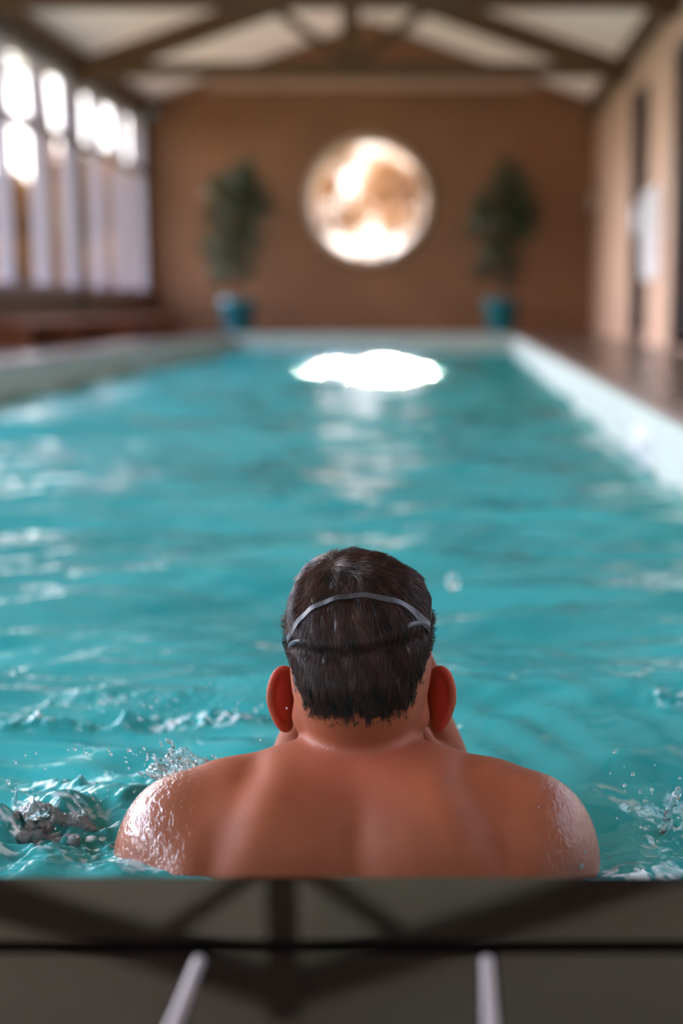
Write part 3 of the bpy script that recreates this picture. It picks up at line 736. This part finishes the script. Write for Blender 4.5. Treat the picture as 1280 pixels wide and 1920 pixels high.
# clumps: shared offset vectors per small cell
cell = np.floor(P/.006).astype(int); key = (cell[:, 0]*73856093 ^ cell[:, 1]*19349663 ^ cell[:, 2]*83492791) % 99991
crnd = rng.normal(0, 1, (99991, 3))[key]
away = P-whorl; aw = np.linalg.norm(away, axis=1)
D0 = away/aw[:, None]*.8+np.array([0, 0, -1.0])*(.25+sstep(aw, .02, .09)[:, None])+crnd*.16+rng.normal(0, .10, (NS, 3))
D0[:, 1] += .5*sstep(f, .0, .05)
K = 5; pts = []; p = P.copy(); tuft = np.exp(-(((x+.035)/.028)**2+((f+.03)/.03)**2+((u-.085)/.03)**2))
for k in range(K):
    n_ = grad(skull, p)
    t_ = hair_t(p); lift = -.0015+.0035*k/(K-1)*(.5+.5*np.abs(crnd[:, 0]))+tuft*.006*(k/(K-1))
    p = p-n_*((skull(p)-t_)-lift)[:, None]
    pts.append(p.copy())
    d_ = D0-n_*(D0*n_).sum(1)[:, None]; d_ = d_/(np.linalg.norm(d_, axis=1)[:, None]+1e-9)
    p = p+d_*(L/(K-1))[:, None]
pts = np.stack(pts, 1)
w = np.array([.00032, .00034, .0003, .00022, .00005])
SV = np.zeros((NS, K, 3, 3))
for k in range(K):
    d_ = pts[:, min(k+1, K-1)]-pts[:, max(k-1, 0)]; d_ /= np.linalg.norm(d_, axis=1)[:, None]+1e-9
    n_ = grad(skull, pts[:, k]); s_ = np.cross(d_, n_); s_ /= np.linalg.norm(s_, axis=1)[:, None]+1e-9; n2 = np.cross(s_, d_)
    for j, (a_, b__) in enumerate(((1, 0), (-.5, .87), (-.5, -.87))):
        SV[:, k, j] = pts[:, k]+(s_*b__+n2*a_)*w[k]
SVf = SV.reshape(-1, 3); base = (np.arange(NS)*K*3)[:, None, None]
qd = []
for k in range(K-1):
    for j in range(3):
        j2 = (j+1) % 3; qd.append([k*3+j, k*3+j2, (k+1)*3+j2, (k+1)*3+j])
SQ = (base+np.array(qd)[None]).reshape(-1, 4)
allV = np.concatenate([HV, SVf]); allQ = np.concatenate([HQ, SQ+len(HV)])
me = np_mesh('hair', allV, allQ)
tone = np.concatenate([np.full(len(HV), .2), np.repeat(np.clip(.45+.22*crnd[:, 1]+rng.normal(0, .12, NS), 0, 1), K*3)]); vattr(me, 'tone', tone)
def hair_mat():
    m = mat('dark_brown_hair', (.03,.015,.01), .38); b = m.node_tree.nodes['Principled BSDF']
    a = nd(m, 'ShaderNodeAttribute'); a.attribute_name = 'tone'
    r = nd(m, 'ShaderNodeValToRGB'); r.color_ramp.elements[0].position = .1; r.color_ramp.elements[0].color = (.006,.003,.0025,1)
    r.color_ramp.elements[1].position = .95; r.color_ramp.elements[1].color = (.070,.026,.014,1)
    lk(m, a.outputs['Fac'], r.inputs[0]); lk(m, r.outputs[0], b.inputs['Base Color']); b.inputs['Specular IOR Level'].default_value = .5
    return m
M['hair'] = hair_mat()
hair = fin('hair', me, M['hair'], person, True)

# ---------------- goggles
def ray(px, py):
    d = np.array([(px-850)/FPX, 0, 0])+np.array([0, math.cos(PITCH), -math.sin(PITCH)])+np.array([0, math.sin(PITCH), math.cos(PITCH)])*((960-py)/FPX)
    return d/np.linalg.norm(d)
def onto_head(px, py, f=hair_sdf):
    o_ = np.array([0, 0, CZ]); d = ray(px, py); t = 1.3; best = (9, None)
    for _ in range(120):
        q = (o_+d*t)[None]; v = float(f(q)[0])
        if v < best[0]: best = (v, q[0])
        if v < .0003: break
        t += max(v*.6, .0004)
        if t > 1.7: break
    return best[1]
def catmull(P, n=10):
    P = [np.array(p) for p in P]; out = []
    for i in range(len(P)-1):
        a = P[max(i-1, 0)]; b_ = P[i]; c = P[i+1]; d = P[min(i+2, len(P)-1)]
        for k in range(n):
            t = k/n; out.append(.5*((2*b_)+(-a+c)*t+(2*a-5*b_+4*c-d)*t*t+(-a+3*b_-3*c+d)*t**3))
    out.append(P[-1]); return np.array(out)
def strap_mesh(path, width, off=.0012, th=.0012):
    P_ = catmull(path); n = len(P_); W = np.interp(np.linspace(0, 1, n), np.linspace(0, 1, len(width)), width)
    off = np.interp(np.linspace(0, 1, n), np.linspace(0, 1, len(off)), off) if hasattr(off, '__len__') else np.full(n, off)
    g = grad(hair_sdf, P_, .003); P_ = P_-g*(hair_sdf(P_)-off)[:, None]
    for _ in range(3): P_[1:-1] = (P_[:-2]+2*P_[1:-1]+P_[2:])/4
    for _ in range(4): g[1:-1] = (g[:-2]+2*g[1:-1]+g[2:])/4
    g /= np.linalg.norm(g, axis=1)[:, None]
    T = np.gradient(P_, axis=0); T /= np.linalg.norm(T, axis=1)[:, None]; S = np.cross(T, g); S /= np.linalg.norm(S, axis=1)[:, None]
    sec = [(-.5, 0), (-.45, 1), (.45, 1), (.5, 0), (.45, -.3), (-.45, -.3)]
    V = np.stack([P_+S*(W*a)[:, None]+g*(th*b_) for a, b_ in sec], 1); m = len(sec)
    Qs = [[i*m+j, i*m+(j+1) % m, (i+1)*m+(j+1) % m, (i+1)*m+j] for i in range(n-1) for j in range(m)]
    return V.reshape(-1, 3), np.array(Qs), P_, T, S, g
def radial(s, f, u):                     # a point beside the head pushed onto the surface
    d = unit(HX*s+HF*f+HU*u); t = .05
    while t < .2 and float(np.minimum(hair_sdf((HC+d*t)[None]), head((HC+d*t)[None]))[0]) < .001: t += .001
    return HC+d*t
upper = [onto_head(*q) for q in ((537, 1222), (546, 1192), (564, 1162), (592, 1138), (630, 1123), (680, 1117), (730, 1126), (770, 1145), (800, 1172), (816, 1200))]
lf = [radial(-1, .10, -.05), radial(-1, .45, -.02), radial(-1, .85, .0)]
rt = [radial(1, .05, .05), radial(1, .45, .0), radial(1, .85, .0)]
gog = empty('swim_goggles', tuple(hp(0, .09, 0)), 'translucent grey swim goggles worn on the person\'s head, strap across the hair', 'goggles')
def silicone():
    m = mat('grey_silicone', (.055,.060,.070), .42, Transmission_Weight=.15, IOR=1.4); return m
M['sil'] = silicone()
V1, Q1, PP, TT, SS, GG = strap_mesh(lf[::-1]+upper+rt, [.006,.006,.007,.0078,.0066,.0062,.0060,.0060,.0064,.0074,.0115,.0095,.007,.006,.006], [.0004]*3+[.0016]*10+[.0004]*3)
me = np_mesh('strap', V1, Q1); me.polygons.foreach_set('use_smooth', [False]*len(me.polygons)); fin('strap', me, M['sil'], gog)
low = [onto_head(*q) for q in ((540, 1212), (556, 1203), (585, 1202), (640, 1204), (700, 1200), (750, 1185), (768, 1172), (788, 1168), (802, 1174))]
V1, Q1, *_ = strap_mesh(low, [.007,.005,.0035,.003,.003,.0035,.0052,.0058,.008], [.0016,.0008,-.0012,-.004,-.004,-.003,.0012,.0016,.0014])
me = np_mesh('lower_strap', V1, Q1); fin('lower_strap', me, M['sil'], gog, True)
M['ink'] = mat('black_print', (.012,.012,.014), .5); M['lens'] = mat('smoke_lens', (.03,.05,.06), .08)
# printing on the strap
tcu = bpy.data.curves.new('strap_text', 'FONT'); tcu.body = 'arena'; tcu.size = 1; tcu.align_x = 'CENTER'; tcu.offset = .015
tob = bpy.data.objects.new('strap_text_tmp', tcu); COL.objects.link(tob); bpy.context.view_layer.update()
tm = bpy.data.meshes.new_from_object(tob.evaluated_get(bpy.context.evaluated_depsgraph_get())); bpy.data.objects.remove(tob)
tvv = np.array([v.co[:2] for v in tm.vertices]); tff = [tuple(p.vertices) for p in tm.polygons]
mnx, mxx = tvv[:, 0].min(), tvv[:, 0].max(); mny, mxy = tvv[:, 1].min(), tvv[:, 1].max()
pix = []
arc = np.concatenate([[0], np.cumsum(np.linalg.norm(np.diff(PP, axis=0), axis=1))])
def arc_at_px(px):
    w_ = PP[:, 1]*math.cos(PITCH)-(PP[:, 2]-CZ)*math.sin(PITCH); sx_ = 850+PP[:, 0]*FPX/w_
    m_ = (PP[:, 1] < 1.50); i = np.argmin(np.where(m_, np.abs(sx_-px), 1e9)); return arc[i]
def on_strap(a, v):
    q = [np.interp(a, arc, PP[:, k]) for k in range(3)]; s_ = [np.interp(a, arc, SS[:, k]) for k in range(3)]; g_ = [np.interp(a, arc, GG[:, k]) for k in range(3)]
    s_ = np.array(s_); sg = 1 if s_[2] > 0 else -1
    return np.array(q)+s_*sg*v+np.array(g_)*.00140
a0, a1 = arc_at_px(626), arc_at_px(656)
tv3 = [on_strap(a0+(x_-mnx)/(mxx-mnx)*(a1-a0), (y_-(mny+mxy)/2)/(mxy-mny)*.0035) for x_, y_ in tvv]
b = MB(); b.add(tv3, tff); b.build('printed_word', M['ink'], gog)
a0, a1 = arc_at_px(659), arc_at_px(676)
mk = MB()
for poly in ([(0, .4), (.22, .95), (.5, .25), (.36, -.35), (.2, .1)], [(1, .4), (.78, .95), (.5, .25), (.64, -.35), (.8, .1)], [(.36, -.35), (.5, .25), (.64, -.35), (.5, -.95)]):
    nn = []
    mk.add([on_strap(a0+x_*(a1-a0), y_*.0019) for x_, y_ in poly], [tuple(range(len(poly)))])
mk.build('printed_mark', M['ink'], gog)
for s in (-1, 1):
    c = hp(s*.032, .100, -.003); b = MB(); prof = []
    ring = lambda r_, dep: [tuple(c+HX*(r_*1.25*math.cos(a))+HU*(r_*.85*math.sin(a))+HF*(dep-.006*abs(math.cos(a))*(1 if s*math.cos(a) > 0 else 0))) for a in [2*PI*k/28 for k in range(28)]]
    rows = [ring(.021, -.010), ring(.0205, .0), ring(.0185, .006), ring(.012, .0075), ring(.001, .008)]
    for r_ in rows: b.v += r_
    for i in range(4):
        for k in range(28): b.f.append((i*28+k, i*28+(k+1) % 28, (i+1)*28+(k+1) % 28, (i+1)*28+k))
    b.build('lens', M['lens'], gog, smooth=True)
b = MB(); b.tube([tuple(hp(-.010, .106, .002)), tuple(hp(0, .110, .006)), tuple(hp(.010, .106, .002))], .0025, 8); b.build('nose_bridge', M['sil'], gog, smooth=True)

# ================================================================== WATER
xs = np.concatenate([np.arange(PXL+.004, -.62, .012), np.arange(-.62, .42, .0026), np.arange(.42, PXR-.002, .010)])
ys = list(np.arange(PYN+.002, 2.1, .0026)); dy = .0026
while ys[-1] < PYF-.006: dy = min(dy*1.012, .03); ys.append(ys[-1]+dy)
ys[-1] = PYF-.006; ys = np.array(ys)
GX, GY = np.meshgrid(xs, ys, indexing='ij')
Z = np.zeros_like(GX)
r2g = np.random.default_rng(21)
fade = lambda lam, yy: np.clip(1.6-.03*0*yy, 0, 1)
for i in range(90):
    lam = math.exp(r2g.uniform(math.log(.09), math.log(1.5))); k = 2*PI/lam
    th = r2g.normal(PI/2+.25, .45); ph = r2g.uniform(0, 6.3)
    amp = .0026*lam**.85*r2g.uniform(.4, 1.2)*1.65
    att_ = np.clip((lam/(.35*np.gradient(ys).clip(.002)))/10, 0, 1)[None, :]
    a_ = k*(GX*math.cos(th)+GY*math.sin(th))+ph+.8*np.sin(GX*1.3+GY*.7+i)
    Z += amp*np.sin(a_)*att_
# rings running off the swimmer's shoulders
for cx, cy, am, lm in ((X0-.25, 1.45, .0035, .11), (X0+.25, 1.45, .0022, .13), (-.75, 1.6, .006, .16), (-.62, 1.38, .008, .075)):
    R_ = np.hypot(GX-cx, GY-cy)+.02; Z += am*np.sin(R_*2*PI/lm+np.sin(GX*9)*.5)*np.exp(-R_/.5)
def vnoise(X, Y, sc, seed):
    g = np.random.default_rng(seed).normal(0, 1, (256, 256)); x = X/sc; y = Y/sc; xi = np.floor(x).astype(int); yi = np.floor(y).astype(int)
    fx = x-xi; fy = y-yi; fx = fx*fx*(3-2*fx); fy = fy*fy*(3-2*fy); xi %= 256; yi %= 256; x2 = (xi+1) % 256; y2 = (yi+1) % 256
    return (g[xi, yi]*(1-fx)+g[x2, yi]*fx)*(1-fy)+(g[xi, y2]*(1-fx)+g[x2, y2]*fx)*fy
def gz(px, py, z=ZW):                    # spot on the still water under a line of sight
    d = ray(px, py); t = (z-CZ)/d[2]; return d[0]*t, d[1]*t
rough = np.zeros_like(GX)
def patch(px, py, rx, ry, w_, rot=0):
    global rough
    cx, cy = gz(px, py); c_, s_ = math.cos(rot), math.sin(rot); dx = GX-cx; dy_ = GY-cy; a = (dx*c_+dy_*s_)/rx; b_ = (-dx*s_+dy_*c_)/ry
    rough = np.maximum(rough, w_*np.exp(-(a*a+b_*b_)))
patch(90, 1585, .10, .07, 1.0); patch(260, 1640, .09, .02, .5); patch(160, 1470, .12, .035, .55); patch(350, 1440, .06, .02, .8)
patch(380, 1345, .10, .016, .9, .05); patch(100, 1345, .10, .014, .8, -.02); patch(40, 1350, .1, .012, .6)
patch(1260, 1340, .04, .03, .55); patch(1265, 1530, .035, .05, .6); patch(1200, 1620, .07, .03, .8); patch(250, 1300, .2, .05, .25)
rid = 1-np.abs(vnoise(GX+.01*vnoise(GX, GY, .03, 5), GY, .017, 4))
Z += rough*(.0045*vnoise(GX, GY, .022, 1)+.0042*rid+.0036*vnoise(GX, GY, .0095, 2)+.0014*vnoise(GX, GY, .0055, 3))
foam_glint = np.clip(rough*1.25-.12, 0, 1)*sstep(rid*.5+.35*vnoise(GX, GY, .007, 6)+.25*vnoise(GX, GY, .016, 7), .42, .78)  # white mask on choppy water: foam plus glints put into the colour
# a small breaking crest line on the left, a mound by the right arm
for (p0, p1, hh, ww) in (((0, 1352), (240, 1348), .010, .012), ((240, 1345), (485, 1335), .014, .012), ((0, 1585), (150, 1535), .022, .030), ((1130, 1640), (1275, 1585), .016, .022), ((225, 1520), (330, 1455), .006, .008)):
    a = np.array(gz(*p0)); b_ = np.array(gz(*p1)); d = b_-a; q = np.stack([GX-a[0], GY-a[1]], -1); t = np.clip((q@d)/(d@d), 0, 1); e = q-t[..., None]*d
    Z += hh*np.exp(-(e**2).sum(-1)/ww**2)*(.75+.4*vnoise(GX, GY, .03, 9))
edge = (sstep(GY, PYN, PYN+.30)*.8+.2)*(1-.75*np.exp(-(((GX-X0)/.26)**4+((GY-1.30)/.12)**4)))
Z = Z*edge-.010*np.exp(-(((GX-X0)/.24)**6+((GY-1.24)/.10)**4))
V = np.stack([GX, GY, ZW+Z], -1).reshape(-1, 3); nx, ny = GX.shape
I = np.arange(nx*ny).reshape(nx, ny); Qw = np.stack([I[:-1, :-1], I[1:, :-1], I[1:, 1:], I[:-1, 1:]], -1).reshape(-1, 4)
me = np_mesh('pool_water', V, Qw); vattr(me, 'foam_glint', foam_glint.ravel()); wat = fin('pool_water', me, M['water'], None, True)
tag(wat, 'turquoise rippling water filling the long indoor pool', 'water', kind='stuff')
def wz(x, y):
    i = int(np.clip(np.searchsorted(xs, x), 0, nx-1)); j = int(np.clip(np.searchsorted(ys, y), 0, ny-1)); return ZW+Z[i, j]

# splashes: clear lumpy sheets and beads of water
def splash(name, label, items, lo, hi, h, freq=270, amp=.0014):
    def f(p):
        d = None
        for it in items:
            c = cap(p, it[0], it[1], it[2], it[3]); d = c if d is None else smin(d, c, .006)
        q = p*freq
        return d+amp*(np.sin(q[:, 0]+1.7*np.sin(q[:, 2]*.6))*np.sin(q[:, 1]*1.2+np.sin(q[:, 0]*.7))*np.sin(q[:, 2]*1.1))+amp*.5*np.sin(q[:, 0]*2.3+q[:, 2]*1.9)*np.sin(q[:, 1]*2.1-q[:, 2])
    V, Qs = surface_nets(f, lo, hi, h, 10, 1.6)
    me = np_mesh(name, V, Qs); o = fin(name, me, M['splash'], None, True); tag(o, label, 'splash', 'splashes around the swimmer'); return o
def at(px, py, Y):
    d = ray(px, py); t = Y/d[1]; return np.array([0, 0, CZ])+d*t
r3 = random.Random(5)
def arc_items(pix, Y, r, jit, n, rr):
    pts_ = catmull([np.array([a, b_, 0.]) for a, b_ in pix], n)[:, :2]; its = []
    P3 = [at(a, b_, Y+r3.gauss(0, jit)) for a, b_ in pts_]
    for i in range(len(P3)-1):
        ra = r*r3.uniform(.5, 1.5); its.append((P3[i], P3[i+1], ra, r*r3.uniform(.5, 1.5)))
        if r3.random() < rr:
            q = P3[i]+np.array([r3.gauss(0, .008), r3.gauss(0, .008), r3.gauss(0, .006)]); its.append((q, q+np.array([r3.gauss(0, .007), r3.gauss(0, .004), abs(r3.gauss(.004, .006))]), r*r3.uniform(.4, .8), r*.3))
    return its
its = arc_items([(2, 1560), (30, 1530), (70, 1514), (110, 1535), (165, 1550), (170, 1565)], 1.46, .0046, .010, 6, 1.0)+arc_items([(60, 1520), (85, 1550), (95, 1590), (80, 1605)], 1.45, .0046, .010, 6, 1.0)+arc_items([(20, 1600), (30, 1575), (60, 1570), (100, 1585), (140, 1575)], 1.43, .0046, .010, 6, 1.0)
allp = np.array([i[0] for i in its]+[i[1] for i in its])
splash('water_splash', 'curling clear splash of water at the lower left, beside the left shoulder', its, allp.min(0)-.02, allp.max(0)+.02, .0016)
its = arc_items([(285, 1440), (310, 1428), (340, 1412), (352, 1420), (375, 1432), (400, 1437)], 1.52, .0026, .005, 6, 1.0)+arc_items([(280, 1445), (300, 1452), (330, 1440), (360, 1440)], 1.50, .0026, .005, 6, .9)
allp = np.array([i[0] for i in its]+[i[1] for i in its])
splash('water_splash', 'small spiky splash rising just behind the top of the left shoulder', its, allp.min(0)-.02, allp.max(0)+.02, .0014)
its = arc_items([(1262, 1600), (1245, 1570), (1255, 1520), (1272, 1480)], 1.50, .0028, .003, 5, .5)
allp = np.array([i[0] for i in its]+[i[1] for i in its])
splash('water_splash', 'thin streak of splashing water at the right edge beyond the right arm', its, allp.min(0)-.02, allp.max(0)+.02, .0014)
# flying and clinging droplets
rd_ = random.Random(9); VV = []; QQ = []
def ball(c, r, st=1.0):
    base = len(VV); n, m_ = 10, 6
    for i in range(m_+1):
        th = PI*i/m_
        for k in range(n): VV.append((c[0]+r*math.sin(th)*math.cos(2*PI*k/n), c[1]+r*math.sin(th)*math.sin(2*PI*k/n), c[2]+r*st*math.cos(th)))
    for i in range(m_):
        for k in range(n): QQ.append((base+i*n+k, base+(i+1)*n+k, base+(i+1)*n+(k+1) % n, base+i*n+(k+1) % n))
def drops(n, x0, x1, y0, y1, Ya, Yb, r0, r1):
    for _ in range(n):
        c = at(rd_.uniform(x0, x1), rd_.uniform(y0, y1), rd_.uniform(Ya, Yb))
        if c[2] > ZW-.02: ball(c, rd_.uniform(r0, r1)*rd_.random()**.7+.0004, rd_.uniform(.8, 1.4))
drops(60, 0, 260, 1400, 1640, 1.35, 1.5, .0006, .0022); drops(26, 230, 420, 1400, 1470, 1.48, 1.54, .0005, .0018)
drops(40, 1130, 1280, 1400, 1630, 1.42, 1.52, .0006, .002); drops(60, 150, 500, 1310, 1370, 1.75, 1.9, .0006, .0026)
drops(8, 380, 540, 1180, 1400, 1.4, 1.8, .0004, .0010)
for px, py, r in ((1096, 1597, .0022), (1089, 1624, .003), (1010, 1513, .0012), (1055, 1545, .001), (1180, 1520, .0014), (1222, 1480, .002), (1170, 1472, .002)):
    q = onto_head(px, py, body); ball(q, r, 1.0)
q = at(849, 1090, 2.6); ball(q, .012, 1.5)
me = np_mesh('water_droplets', VV, QQ); o = fin('water_droplets', me, M['splash'], None, True); tag(o, 'scattered clear water droplets in the air around the swimmer', 'droplets', kind='stuff')
